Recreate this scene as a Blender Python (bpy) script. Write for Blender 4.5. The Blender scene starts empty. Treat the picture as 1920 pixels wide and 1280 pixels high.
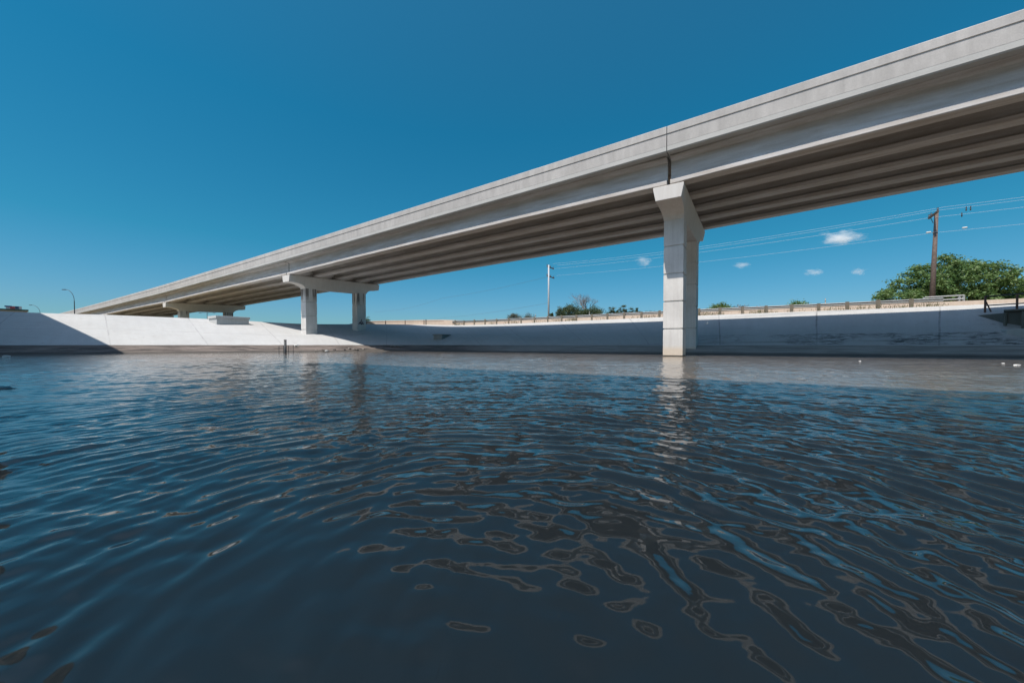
import bpy, math, random
import numpy as np
from mathutils import Vector, Matrix
R = math.radians
C = bpy.context.scene.collection
sc = bpy.context.scene

# ------------------------------------------------------------------ camera, light, exposure
CAMH = 0.70
cam_d = bpy.data.cameras.new('camera')
cam = bpy.data.objects.new('camera', cam_d); C.objects.link(cam); sc.camera = cam
cam.location = (0, 0, CAMH)
cam.rotation_euler = (R(90 - 1.2), 0, 0)
cam_d.sensor_width = 36; cam_d.lens = 36 * 687 / 1920
cam_d.shift_y = 20.4 / 1920
cam_d.clip_start = 0.02; cam_d.clip_end = 9000

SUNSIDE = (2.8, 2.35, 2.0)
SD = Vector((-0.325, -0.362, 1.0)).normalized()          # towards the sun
elev = math.asin(SD.z); azim = math.atan2(SD.x, SD.y)
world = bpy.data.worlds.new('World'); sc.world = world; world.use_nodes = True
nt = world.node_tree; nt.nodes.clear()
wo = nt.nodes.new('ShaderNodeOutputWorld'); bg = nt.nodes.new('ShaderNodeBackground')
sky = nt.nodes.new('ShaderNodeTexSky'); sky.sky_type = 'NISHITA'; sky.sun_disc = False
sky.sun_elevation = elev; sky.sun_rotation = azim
sky.air_density = 1.15; sky.dust_density = 0.25; sky.ozone_density = 1.6; sky.altitude = 100
# polarised deep-blue grade of the sky: tint by elevation, brighter towards the sun
gm = nt.nodes.new('ShaderNodeMix'); gm.data_type = 'RGBA'; gm.blend_type = 'MULTIPLY'; gm.inputs[0].default_value = 1.0
wt = nt.nodes.new('ShaderNodeTexCoord'); sx = nt.nodes.new('ShaderNodeSeparateXYZ'); nt.links.new(wt.outputs['Generated'], sx.inputs[0])
rp = nt.nodes.new('ShaderNodeValToRGB'); nt.links.new(sx.outputs[2], rp.inputs[0])
TI = [(0.0, (.25, .44, .60)), (.09, (.22, .45, .62)), (.23, (.095, .49, .585)), (.49, (.062, .542, .637)), (.68, (.12, .60, .675)), (1.0, (.25, .66, .74))]
while len(rp.color_ramp.elements) < len(TI): rp.color_ramp.elements.new(.5)
for e, (p, c) in zip(rp.color_ramp.elements, TI): e.position = p; e.color = (*c, 1)
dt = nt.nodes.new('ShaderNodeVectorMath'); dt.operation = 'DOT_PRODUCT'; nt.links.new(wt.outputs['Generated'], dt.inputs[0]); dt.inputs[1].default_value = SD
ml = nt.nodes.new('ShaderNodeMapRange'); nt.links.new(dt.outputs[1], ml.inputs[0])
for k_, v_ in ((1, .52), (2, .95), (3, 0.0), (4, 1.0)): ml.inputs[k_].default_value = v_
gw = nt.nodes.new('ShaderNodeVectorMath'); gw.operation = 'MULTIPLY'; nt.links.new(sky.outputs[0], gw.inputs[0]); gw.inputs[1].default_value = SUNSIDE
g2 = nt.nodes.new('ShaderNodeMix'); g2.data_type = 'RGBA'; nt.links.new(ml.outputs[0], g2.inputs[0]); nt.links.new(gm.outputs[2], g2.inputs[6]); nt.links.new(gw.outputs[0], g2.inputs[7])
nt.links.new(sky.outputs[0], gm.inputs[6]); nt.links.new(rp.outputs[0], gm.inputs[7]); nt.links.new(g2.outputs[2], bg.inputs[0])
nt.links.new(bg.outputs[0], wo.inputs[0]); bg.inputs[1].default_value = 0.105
sl = bpy.data.lights.new('sun', 'SUN'); sl.energy = 4.35; sl.angle = R(0.5); sl.color = (1.0, 0.93, 0.85)
so = bpy.data.objects.new('sun', sl); C.objects.link(so); so.rotation_euler = SD.to_track_quat('Z', 'Y').to_euler()
so.location = (0, 0, 60)
sc.view_settings.view_transform = 'Standard'; sc.view_settings.look = 'None'
sc.view_settings.exposure = 0.55; sc.view_settings.gamma = 1
sc.cycles.volume_bounces = 6; sc.cycles.max_bounces = 12

# ------------------------------------------------------------------ helpers
def tag(o, label=None, cat=None, group=None, kind=None):
    if label: o['label'] = label
    if cat: o['category'] = cat
    if group: o['group'] = group
    if kind: o['kind'] = kind
    return o

def empty(name, loc=(0, 0, 0), rz=0, **k):
    o = bpy.data.objects.new(name, None); C.objects.link(o)
    o.location = loc; o.rotation_euler = (0, 0, rz); o.empty_display_size = .3
    return tag(o, **k)

def np_mesh(name, verts, faces, mat, parent=None, smooth=False, uv=None):
    """verts (n,3), faces (m,k) all the same size"""
    me = bpy.data.meshes.new(name)
    verts = np.asarray(verts, dtype=np.float32); faces = np.asarray(faces, dtype=np.int32)
    n, m, k = len(verts), len(faces), faces.shape[1]
    me.vertices.add(n); me.vertices.foreach_set('co', verts.ravel())
    me.loops.add(m * k); me.loops.foreach_set('vertex_index', faces.ravel())
    me.polygons.add(m); me.polygons.foreach_set('loop_start', np.arange(0, m * k, k, dtype=np.int32))
    me.polygons.foreach_set('loop_total', np.full(m, k, dtype=np.int32))
    if smooth: me.polygons.foreach_set('use_smooth', np.ones(m, dtype=bool))
    if uv is not None:
        l = me.uv_layers.new(name='UVMap')
        l.data.foreach_set('uv', np.asarray(uv, dtype=np.float32)[faces.ravel()].ravel())
    me.update(calc_edges=True); me.validate()
    if mat: me.materials.append(mat)
    o = bpy.data.objects.new(name, me); C.objects.link(o)
    if parent: o.parent = parent
    return o

class MB:
    def __init__(s): s.v = []; s.f = []; s.mi = []
    def add(s, vs, fs, m=0):
        b = len(s.v); s.v += [tuple(v) for v in vs]; s.f += [tuple(b + i for i in f) for f in fs]; s.mi += [m] * len(fs)
        return s
    def box(s, x0, x1, y0, y1, z0, z1, m=0):
        return s.add([(x0,y0,z0),(x1,y0,z0),(x1,y1,z0),(x0,y1,z0),(x0,y0,z1),(x1,y0,z1),(x1,y1,z1),(x0,y1,z1)],
              [(3,2,1,0),(4,5,6,7),(0,1,5,4),(1,2,6,5),(2,3,7,6),(3,0,4,7)], m)
    def loft(s, rings, closed=True, caps=True, m=0):
        """rings: list of equal-length point lists"""
        n = len(rings[0]); vs = [p for r in rings for p in r]; fs = []
        for i in range(len(rings) - 1):
            for j in range(n if closed else n - 1):
                a = i*n + j; b = i*n + (j+1) % n
                fs.append((a, b, b + n, a + n))
        if caps:
            fs.append(tuple(range(n))[::-1]); fs.append(tuple((len(rings)-1)*n + j for j in range(n)))
        return s.add(vs, fs, m)
    def tube(s, pts, rad, n=8, m=0):
        pts = [Vector(p) for p in pts]
        if not hasattr(rad, '__len__'): rad = [rad] * len(pts)
        rings = []; up = Vector((0.03, 0.02, 1))
        for i, p in enumerate(pts):
            d = (pts[min(i+1, len(pts)-1)] - pts[max(i-1, 0)]).normalized()
            a = d.cross(up if abs(d.z) < .95 else Vector((1, 0, 0))).normalized(); b = d.cross(a)
            rings.append([p + (a * math.cos(t) + b * math.sin(t)) * rad[i] for t in [2*math.pi*k/n for k in range(n)]])
        return s.loft(rings, m=m)
    def build(s, name, mats, parent=None, smooth=False, bevel=0):
        me = bpy.data.meshes.new(name); me.from_pydata(s.v, [], s.f); me.update()
        import bmesh
        bm = bmesh.new(); bm.from_mesh(me); bmesh.ops.recalc_face_normals(bm, faces=bm.faces); bm.to_mesh(me); bm.free()
        mats = mats if isinstance(mats, (list, tuple)) else [mats]
        for q in mats: me.materials.append(q)
        if len(mats) > 1: me.polygons.foreach_set('material_index', s.mi)
        if smooth: me.polygons.foreach_set('use_smooth', [True] * len(me.polygons))
        o = bpy.data.objects.new(name, me); C.objects.link(o)
        if parent: o.parent = parent
        if bevel:
            b = o.modifiers.new('bevel', 'BEVEL'); b.width = bevel; b.segments = 2; b.limit_method = 'ANGLE'; b.angle_limit = R(40)
        return o

# ------------------------------------------------------------------ materials
def N(nt, typ, **kw):
    n = nt.nodes.new(typ)
    for k, v in kw.items():
        if k in ('i',):
            for a, b in v.items(): n.inputs[a].default_value = b
        else: setattr(n, k, v)
    return n
def newmat(name):
    m = bpy.data.materials.new(name); m.use_nodes = True
    nt = m.node_tree; b = nt.nodes['Principled BSDF']; return m, nt, b
def ramp(nt, src, stops):
    r = nt.nodes.new('ShaderNodeValToRGB')
    while len(r.color_ramp.elements) < len(stops): r.color_ramp.elements.new(.5)
    for e, (p, c) in zip(r.color_ramp.elements, stops):
        e.position = p; e.color = (c, c, c, 1) if not hasattr(c, '__len__') else (*c, 1)
    nt.links.new(src, r.inputs[0]); return r.outputs[0]
def noise(nt, vec, scale, detail=6, rough=.6, mapping=None):
    n = N(nt, 'ShaderNodeTexNoise', i={'Scale': scale, 'Detail': detail, 'Roughness': rough})
    if mapping:
        mp = N(nt, 'ShaderNodeMapping', i={'Scale': mapping}); nt.links.new(vec, mp.inputs[0]); vec = mp.outputs[0]
    nt.links.new(vec, n.inputs[0]); return n.outputs[0]
def mixc(nt, fac, a, b, mode='MIX'):
    m = nt.nodes.new('ShaderNodeMix'); m.data_type = 'RGBA'; m.blend_type = mode
    for idx, v in ((0, fac), (6, a), (7, b)):
        if hasattr(v, 'is_linked') or hasattr(v, 'links'): nt.links.new(v, m.inputs[idx])
        elif idx == 0: m.inputs[0].default_value = v
        else: m.inputs[idx].default_value = (*v, 1)
    return m.outputs[2]
def math_n(nt, op, a, b=0.0, c=None):
    m = N(nt, 'ShaderNodeMath', operation=op)
    for i, v in enumerate((a, b) if c is None else (a, b, c)):
        if hasattr(v, 'links'): nt.links.new(v, m.inputs[i])
        else: m.inputs[i].default_value = v
    return m.outputs[0]

def concrete(name, base, dark=.72, streak=(6, 6, .35), streak_amt=.35, stain=None, bump=.25, rough=.85, fine=40):
    m, nt, b = newmat(name); L = nt.links
    tc = N(nt, 'ShaderNodeTexCoord').outputs['Object']
    big = ramp(nt, noise(nt, tc, .45, 5), [(.35, 0.0), (.65, 1.0)])
    st = ramp(nt, noise(nt, tc, 1.0, 6, .65, streak), [(.38, 0.0), (.7, 1.0)])
    fn = noise(nt, tc, fine, 4, .7)
    d = tuple(x * dark for x in base)
    col = mixc(nt, math_n(nt, 'MULTIPLY', big, .55), base, d)
    sc_ = stain or tuple(x * .62 for x in base)
    col = mixc(nt, math_n(nt, 'MULTIPLY', st, streak_amt), col, sc_)
    col = mixc(nt, 1.0, col, ramp(nt, fn, [(.25, .82), (.75, 1.1)]), 'MULTIPLY')
    L.new(col, b.inputs['Base Color']); b.inputs['Roughness'].default_value = rough
    bp = N(nt, 'ShaderNodeBump', i={'Strength': bump, 'Distance': .02}); L.new(fn, bp.inputs['Height']); L.new(bp.outputs[0], b.inputs['Normal'])
    return m
def plain(name, col, rough=.6, metal=0, var=.25, scale=8):
    m, nt, b = newmat(name)
    tc = N(nt, 'ShaderNodeTexCoord').outputs['Object']
    f = ramp(nt, noise(nt, tc, scale, 5), [(.3, 1 - var), (.7, 1 + var * .4)])
    nt.links.new(mixc(nt, 1.0, col, f, 'MULTIPLY'), b.inputs['Base Color'])
    b.inputs['Roughness'].default_value = rough; b.inputs['Metallic'].default_value = metal
    return m

M = {}
M['barrier'] = concrete('barrier_concrete', (.455, .435, .41), streak=(2.2, 2.2, .5), streak_amt=.6, dark=.74)
M['slab_edge'] = concrete('slab_edge_concrete', (.46, .455, .43), streak=(.5, .5, 2), streak_amt=.25)
M['deck'] = concrete('deck_concrete', (.30, .28, .25), streak=(.3, 2, 2))
M['girder'] = concrete('girder_concrete', (.57, .55, .53), dark=.82, streak=(.4, 4.0, 4.0), streak_amt=.85, stain=(.36, .31, .26))
M['pier'] = concrete('pier_concrete', (.60, .58, .55), dark=.85, streak=(5, 5, .4), streak_amt=.35, stain=(.42, .39, .35))
M['pad'] = plain('bearing_rubber', (.03, .03, .03))
M['drain'] = concrete('drain_concrete', (.48, .49, .48), streak=(4, 4, .5))
M['old_conc'] = concrete('old_dark_concrete', (.16, .16, .14), streak=(3, 3, .4), streak_amt=.6)
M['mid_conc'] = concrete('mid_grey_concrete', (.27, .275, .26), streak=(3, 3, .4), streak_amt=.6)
M['parapet'] = concrete('parapet_concrete', (.62, .53, .46), streak=(5, 5, .3), streak_amt=.4, stain=(.44, .36, .30))
M['galv'] = plain('galvanised_steel', (.20, .215, .225), .55, .3)
M['wood'] = plain('weathered_wood', (.22, .195, .16), .85, var=.4, scale=20)
M['polewood'] = plain('brown_pole_wood', (.125, .09, .075), .8, var=.4, scale=6)
M['polesteel'] = plain('pale_pole', (.36, .37, .38), .5, var=.15)
M['darksteel'] = plain('dark_steel', (.05, .055, .06), .6, .2)
M['rust'] = plain('rusty_steel', (.14, .085, .07), .8)
M['wire'] = plain('aluminium_wire', (.75, .77, .8), .35, .6, var=.05)
M['dkwire'] = plain('dark_wire', (.10, .12, .14), .6)
M['white'] = plain('white_plastic', (.52, .52, .50), .6)
M['rock'] = plain('grey_rubble', (.20, .18, .16), .9, var=.5)
M['spray'] = plain('black_spray_paint', (.05, .025, .055), .7)

# ------------------------------------------------------------------ water (real wave geometry on a polar grid)
def make_water():
    rng = np.random.default_rng(4)
    nr = 1200
    r = np.concatenate([np.geomspace(.3, 62, nr), np.geomspace(70, 150, 8)])
    front = np.linspace(-R(62), R(62), 880)
    back = np.linspace(R(62), 2*math.pi - R(62), 70)[1:-1]
    th = np.concatenate([front, back]); nth = len(th)
    dr = np.gradient(r)
    RR, TT = np.meshgrid(r, th, indexing='ij'); X = RR * np.sin(TT); Y = RR * np.cos(TT)
    G = np.broadcast_to(dr[:, None], X.shape)
    H = np.zeros_like(X)
    # low-frequency modulation fields
    def lowf(scale, seed, n=7):
        g = np.random.default_rng(seed); f = np.zeros_like(X)
        for _ in range(n):
            a = g.uniform(0, 2*math.pi); k = 2*math.pi / (scale * g.uniform(.6, 1.6))
            f += np.sin(k * (X * math.cos(a) + Y * math.sin(a)) + g.uniform(0, 6.28))
        return f / math.sqrt(n / 2)
    m1 = lowf(3.0, 1); m2 = lowf(6.0, 2); m3 = lowf(1.2, 3); warp = lowf(1.6, 5)
    # rings spreading from disturbed water just in front of the camera
    for i in range(26):
        cx, cy = -0.2 + rng.normal(0, .32), 1.0 + rng.normal(0, .26)
        lam = rng.uniform(.09, .18) if i % 3 else rng.uniform(.06, .32)
        d = np.hypot(X - cx, Y - cy)
        ang = np.arctan2(X - cx, Y - cy)
        env = 1 / (1 + np.exp(-(d - .42) / .16)) * np.exp(-d / 12)
        side = .80 + .52 / (1 + np.exp(-(X - .45) / .22))
        brk = np.clip(.65 + .5 * np.sin(ang * rng.uniform(3, 9) + rng.uniform(0, 6) + .6 * m1), .1, 1.2)
        A = .043 * lam / (2*math.pi) * env * side * brk
        A = A * np.clip((lam / G - 2.5) / 2.5, 0, 1)
        H += A * np.cos(2*math.pi / lam * d + 1.3 * (warp if i % 2 else m3) + .5 * m1 + rng.uniform(0, 6.28))
    # wind ripples
    for i in range(96):
        lam = float(np.exp(rng.uniform(math.log(.05), math.log(1.8))))
        a = rng.normal(R(96), R(62))
        k = 2*math.pi / lam
        slope = .024 if .06 < lam < .36 else .0075
        near = np.clip(np.hypot(X + .4, Y - .8) / 1.8, .58, 1)
        mod = np.clip(.75 + .35 * (m2 if i % 2 else m3), .15, 1.5) * near
        A = slope / k * mod / (1 + (RR / 32) ** 2) * np.clip((lam / G - 2.5) / 2.5, 0, 1)
        ph = k * (X * math.cos(a) + Y * math.sin(a)) + 1.0 * (m1 if i % 3 else warp) + rng.uniform(0, 6.28)
        H += A * (np.sin(ph) + .18 * np.cos(2 * ph))
    H *= np.where(RR > 62, 0, 1)
    V = np.stack([X, Y, H], -1).reshape(-1, 3)
    V = np.concatenate([V, [[0, 0, 0]]])
    I = np.arange(len(r) * nth).reshape(len(r), nth)
    J = np.roll(I, -1, axis=1)
    F = np.stack([I[:-1], I[1:], J[1:], J[:-1]], -1).reshape(-1, 4)
    c = len(V) - 1
    F = np.concatenate([F, np.stack([np.full(nth, c), I[0], J[0], J[0]], -1)])  # centre fan (degenerate quads fixed below)
    F = F[:-nth]
    m, nt, b = newmat('murky_water'); L = nt.links
    geo = N(nt, 'ShaderNodeNewGeometry').outputs['Position']
    n1 = ramp(nt, noise(nt, geo, .25, 4), [(.35, 0.0), (.7, 1.0)])
    L.new(mixc(nt, n1, (.124, .100, .077), (.104, .086, .068)), b.inputs['Base Color'])
    b.inputs['Roughness'].default_value = .03; b.inputs['IOR'].default_value = 1.38
    f = noise(nt, geo, 26, 4, .6, (1, 1.6, 1)); f2 = noise(nt, geo, 2.2, 4, .6, (1, 1.5, 1))
    s = math_n(nt, 'ADD', math_n(nt, 'MULTIPLY', f, .10), f2)
    dist = N(nt, 'ShaderNodeVectorMath', operation='LENGTH'); L.new(geo, dist.inputs[0])
    mr = N(nt, 'ShaderNodeMapRange', i={1: 2.0, 2: 11.0, 3: .006, 4: .10}); L.new(dist.outputs[1], mr.inputs[0])
    bp = N(nt, 'ShaderNodeBump', i={'Distance': .25}); L.new(s, bp.inputs['Height']); L.new(mr.outputs[0], bp.inputs['Strength'])
    L.new(bp.outputs[0], b.inputs['Normal'])
    o = np_mesh('water', V, F, m, smooth=True)
    tag(o, 'rippled murky brown and blue channel water', None, kind='structure')
make_water()

# ------------------------------------------------------------------ embankment + ground
def interp(P, n):
    """centripetal-free Catmull-Rom through rows of P, n points per segment"""
    P = np.asarray(P, float); out = []
    for i in range(len(P) - 1):
        p0, p1, p2, p3 = P[max(i-1, 0)], P[i], P[i+1], P[min(i+2, len(P)-1)]
        for t in np.linspace(0, 1, n, endpoint=False):
            out.append(.5 * ((2*p1) + (-p0+p2)*t + (2*p0-5*p1+4*p2-p3)*t*t + (-p0+3*p1-3*p2+p3)*t**3))
    out.append(P[-1]); return np.array(out)
# toe x, toe y, crest x, crest y, crest z, ledge amount
BK = [(-66, -60, -92, -50, 4.3, 1), (-52, -22, -76, -10, 4.3, 1), (-41.5, 8, -62, 20, 4.2, 1),
      (-35.2, 22.3, -50.7, 36.3, 4.02, 1), (-30.0, 28.2, -44.2, 40.6, 3.98, 1), (-22.6, 32.6, -37.8, 48.6, 4.0, 1),
      (-17.3, 34.6, -30.5, 53.6, 3.75, 1), (-14.6, 39.4, -20.6, 56.2, 3.85, .7), (-7.0, 38.4, -13.2, 55.4, 3.72, .25), (0.2, 32.2, -4.4, 50.9, 3.47, 0),
      (9.6, 28.0, 10.5, 42.2, 3.58, 0), (13.4, 26.6, 18.4, 37.3, 3.64, 0), (24.4, 21.5, 31.9, 28.1, 3.62, 0), (28.6, 19.6, 35.2, 25.4, 3.62, 0),
      (37, 15, 44.5, 18.5, 3.7, 0), (52, 4, 60, 7, 3.7, 0), (80, -25, 88, -20, 3.7, 0), (100, -60, 108, -55, 3.7, 0)]
BI = interp(BK, 22)
def bank_point(u, v):
    """u index in BI (float), v 0..1 toe to crest"""
    i = int(max(0, min(len(BI) - 2, math.floor(u)))); t = u - i
    p = BI[i] * (1 - t) + BI[i+1] * t
    return Vector((p[0] + (p[2]-p[0]) * v, p[1] + (p[3]-p[1]) * v, p[4] * v))
def bank_z(x, y):
    """height of the bank at a plan position"""
    best = None
    for i in range(len(BI)):
        t = BI[i]; dx, dy = t[2]-t[0], t[3]-t[1]; L2 = dx*dx + dy*dy
        v = ((x-t[0])*dx + (y-t[1])*dy) / L2
        q = (x - t[0] - v*dx)**2 + (y - t[1] - v*dy)**2
        if best is None or q < best[0]: best = (q, v, t[4])
    return best[2] * max(-.2, min(1, best[1]))
def make_bank():
    seg = np.hypot(*np.diff(BI[:, :2] * .5 + BI[:, 2:4] * .5, axis=0).T); U = np.concatenate([[0], np.cumsum(seg)])
    vs = np.concatenate([[-.35, -.1], np.linspace(0, .22, 34), np.linspace(.24, .94, 22), np.linspace(.955, 1, 6)])
    V = []; UV = []
    rng = random.Random(3)
    for i, p in enumerate(BI):
        ln = math.hypot(p[2]-p[0], p[3]-p[1])
        for v in vs:
            z = p[4] * v
            if 0 < z < .72 and p[5] > 0:            # silt ledges on the left bank
                k = z / .18 + .22 * math.sin(U[i] * .31 + z * 4) + .12 * math.sin(U[i] * 1.3)
                fr = k - math.floor(k); stp = (math.floor(k) + min(1, fr * 1 if fr < 0 else max(0, (fr - .72) / .28))) * .18
                z = z * (1 - p[5] * .85) + max(0.0, stp) * p[5] * .85
            if v > .93: z -= (v - .93) ** 2 * 12 * .25
            V.append((p[0] + (p[2]-p[0]) * v, p[1] + (p[3]-p[1]) * v, z)); UV.append((U[i], v * ln))
    n = len(vs); k = len(BI)
    I = np.arange(n * k).reshape(k, n)
    F = np.stack([I[:-1, :-1], I[1:, :-1], I[1:, 1:], I[:-1, 1:]], -1).reshape(-1, 4)
    F = F[:, ::1]
    m, nt, b = newmat('slope_paving'); L = nt.links
    geo = N(nt, 'ShaderNodeNewGeometry').outputs['Position']
    sep = N(nt, 'ShaderNodeSeparateXYZ'); L.new(geo, sep.inputs[0]); Z = sep.outputs[2]; XX = sep.outputs[0]
    uvn = N(nt, 'ShaderNodeUVMap'); su = N(nt, 'ShaderNodeSeparateXYZ'); L.new(uvn.outputs[0], su.inputs[0]); u, v = su.outputs[0], su.outputs[1]
    base = (.40, .405, .40)
    big = ramp(nt, noise(nt, geo, .22, 6, .62), [(.35, 0.0), (.68, 1.0)])
    col = mixc(nt, math_n(nt, 'MULTIPLY', big, .55), base, (.335, .34, .335))
    # streaks running down the slope
    st = ramp(nt, noise(nt, uvn.outputs[0], 1.0, 6, .65, (1.6, .12, 1)), [(.42, 0.0), (.72, 1.0)])
    col = mixc(nt, math_n(nt, 'MULTIPLY', st, .38), col, (.30, .30, .295))
    pt = ramp(nt, noise(nt, geo, 1.3, 7, .7), [(.5, 0.0), (.75, 1.0)])
    col = mixc(nt, math_n(nt, 'MULTIPLY', pt, .5), col, (.32, .30, .275))
    # joints: down-slope lines and one along the slope
    wob = math_n(nt, 'MULTIPLY', noise(nt, uvn.outputs[0], .8, 3), .10)
    def joint(coord, period, width, off=0.0):
        a = math_n(nt, 'FRACT', math_n(nt, 'DIVIDE', math_n(nt, 'ADD', math_n(nt, 'ADD', coord, wob), off), period))
        return math_n(nt, 'LESS_THAN', math_n(nt, 'ABSOLUTE', math_n(nt, 'SUBTRACT', a, .5)), width / period)
    j1 = joint(u, 6.4, .05); j2 = math_n(nt, 'MULTIPLY', joint(v, 7.5, .14, 1.0), .7)
    # flaked black algae marks on the right-hand bank
    fl = ramp(nt, noise(nt, uvn.outputs[0], 1.0, 7, .74, (1.3, 5.5, 1)), [(.50, 0.0), (.52, 1.0)])
    zr = math_n(nt, 'MULTIPLY', math_n(nt, 'GREATER_THAN', Z, .72), math_n(nt, 'LESS_THAN', Z, 1.5))
    xr = N(nt, 'ShaderNodeMapRange', i={1: 12.0, 2: 24.0, 3: 0.0, 4: 1.0}); L.new(XX, xr.inputs[0])
    jj = math_n(nt, 'MULTIPLY', math_n(nt, 'MAXIMUM', j1, j2), ramp(nt, noise(nt, geo, .35, 3), [(.38, .25), (.6, 1.0)]))
    col = mixc(nt, math_n(nt, 'MULTIPLY', jj, math_n(nt, 'ADD', .34, math_n(nt, 'MULTIPLY', xr.outputs[0], .4))), col, (.12, .12, .12))
    zf = N(nt, 'ShaderNodeMapRange', i={1: .7, 2: 1.5, 3: 1.0, 4: .7}); L.new(Z, zf.inputs[0])
    patch = ramp(nt, noise(nt, uvn.outputs[0], .28, 2), [(.42, 0.0), (.52, 1.0)])
    fmask = math_n(nt, 'MULTIPLY', math_n(nt, 'MULTIPLY', math_n(nt, 'MULTIPLY', fl, zr), xr.outputs[0]), math_n(nt, 'MULTIPLY', patch, zf.outputs[0]))
    col = mixc(nt, fmask, col, (.018, .018, .018))
    # flood-line dirt near the water
    zz = math_n(nt, 'ADD', Z, math_n(nt, 'MULTIPLY', math_n(nt, 'SUBTRACT', noise(nt, geo, .9, 5, .6), .5), .05))
    low = math_n(nt, 'LESS_THAN', zz, .66)
    lay = ramp(nt, math_n(nt, 'MULTIPLY', math_n(nt, 'ADD', noise(nt, geo, 1.0, 6, .75, (.3, .3, 22)), noise(nt, uvn.outputs[0], 1.0, 6, .7, (.30, 4.5, 1))), .5), [(.44, 0.0), (.56, 1.0)])
    leftm = N(nt, 'ShaderNodeMapRange', i={1: -6.0, 2: 1.0, 3: 1.0, 4: 0.0}); L.new(XX, leftm.inputs[0])
    silt = mixc(nt, lay, (.025, .021, .018), (.19, .155, .135))
    silt = mixc(nt, math_n(nt, 'MULTIPLY', math_n(nt, 'GREATER_THAN', zz, .585), .8), silt, (.075, .062, .052))
    slime = mixc(nt, lay, (.17, .16, .145), (.30, .29, .27))
    dirt = mixc(nt, leftm.outputs[0], slime, silt)
    col = mixc(nt, low, col, dirt)
    wet = N(nt, 'ShaderNodeMapRange', i={1: .06, 2: .20, 3: 1.0, 4: 0.0}); L.new(zz, wet.inputs[0])
    col = mixc(nt, math_n(nt, 'MULTIPLY', wet.outputs[0], .85), col, (.045, .042, .036))
    sp = ramp(nt, noise(nt, geo, 3.2, 3, .5), [(.70, 0.0), (.73, 1.0)])
    col = mixc(nt, math_n(nt, 'MULTIPLY', sp, .5), col, (.16, .15, .135))
    fn = noise(nt, geo, 18, 5, .7)
    col = mixc(nt, 1.0, col, ramp(nt, fn, [(.25, .86), (.75, 1.08)]), 'MULTIPLY')
    L.new(col, b.inputs['Base Color']); b.inputs['Roughness'].default_value = .88
    bp = N(nt, 'ShaderNodeBump', i={'Strength': .35, 'Distance': .06})
    L.new(math_n(nt, 'ADD', fn, noise(nt, geo, 2.0, 4)), bp.inputs['Height']); L.new(bp.outputs[0], b.inputs['Normal'])
    o = np_mesh('embankment', V, F, m, smooth=True, uv=UV)
    tag(o, 'pale concrete slope paving of the channel banks', None, kind='structure')
    # ground behind the crest
    G = []; offs = [(0, -.035), (.5, .0), (2.2, .05), (12, -.25), (60, -.8), (600, -1), (4000, -1)]
    for i, p in enumerate(BI):
        d = Vector((p[2]-p[0], p[3]-p[1])).normalized()
        for w, dz in offs: G.append((p[2] + d.x*w, p[3] + d.y*w, p[4] + dz))
    I = np.arange(len(BI) * len(offs)).reshape(len(BI), len(offs))
    F = np.stack([I[:-1, :-1], I[1:, :-1], I[1:, 1:], I[:-1, 1:]], -1).reshape(-1, 4)
    m, nt, b = newmat('dry_ground')
    geo = N(nt, 'ShaderNodeNewGeometry').outputs['Position']
    c1 = mixc(nt, ramp(nt, noise(nt, geo, .6, 6), [(.4, 0.0), (.6, 1.0)]), (.30, .235, .17), (.16, .15, .08))
    nt.links.new(c1, b.inputs['Base Color']); b.inputs['Roughness'].default_value = .95
    o = np_mesh('ground', G, F, m, smooth=False)
    tag(o, 'dry sandy ground behind the top of the bank', None, kind='structure')
    # channel bed so nothing below the water is open
    o = MB().box(-140, 140, -150, 90, -2.2, -1.8).build('channel_bed', plain('mud', (.08, .065, .05)))
    tag(o, 'muddy bed under the channel water', None, kind='structure')
make_bank()

# ------------------------------------------------------------------ bridges
RZ = math.atan2(-.5367, .84375)
E = .04
PIERS = [-80.5, -38.3, 3.7, 45.1, 87.4, 129.5, 172]
ZF = {-122: 14.2, -80.5: 12.9, -38.3: 11.1, 3.7: 9.60, 45.1: 8.81, 87.4: 8.20, 129.5: 7.95, 172: 7.85, 215: 7.85}
_k = sorted(ZF)
def zf(s): return float(np.interp(s, _k, [ZF[a] for a in _k]))
def zdeck(s):                                   # smooth deck line (near edge of girder bottoms)
    return float(np.mean([zf(s + d) for d in (-9, -4.5, 0, 4.5, 9)]))
C0, C1 = 21.95, 34.25                           # cap ends
def prof_extrude(profile, ss, zfun, camber=None):
    """profile: list of (c, dz); returns rings in bridge-local coordinates (x=-s)"""
    rings = []
    for s in ss:
        rings.append([(-s, c, zfun(s) + E * (c - 21.9) + dz + (camber(s) if camber else 0)) for c, dz in profile])
    return rings

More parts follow.
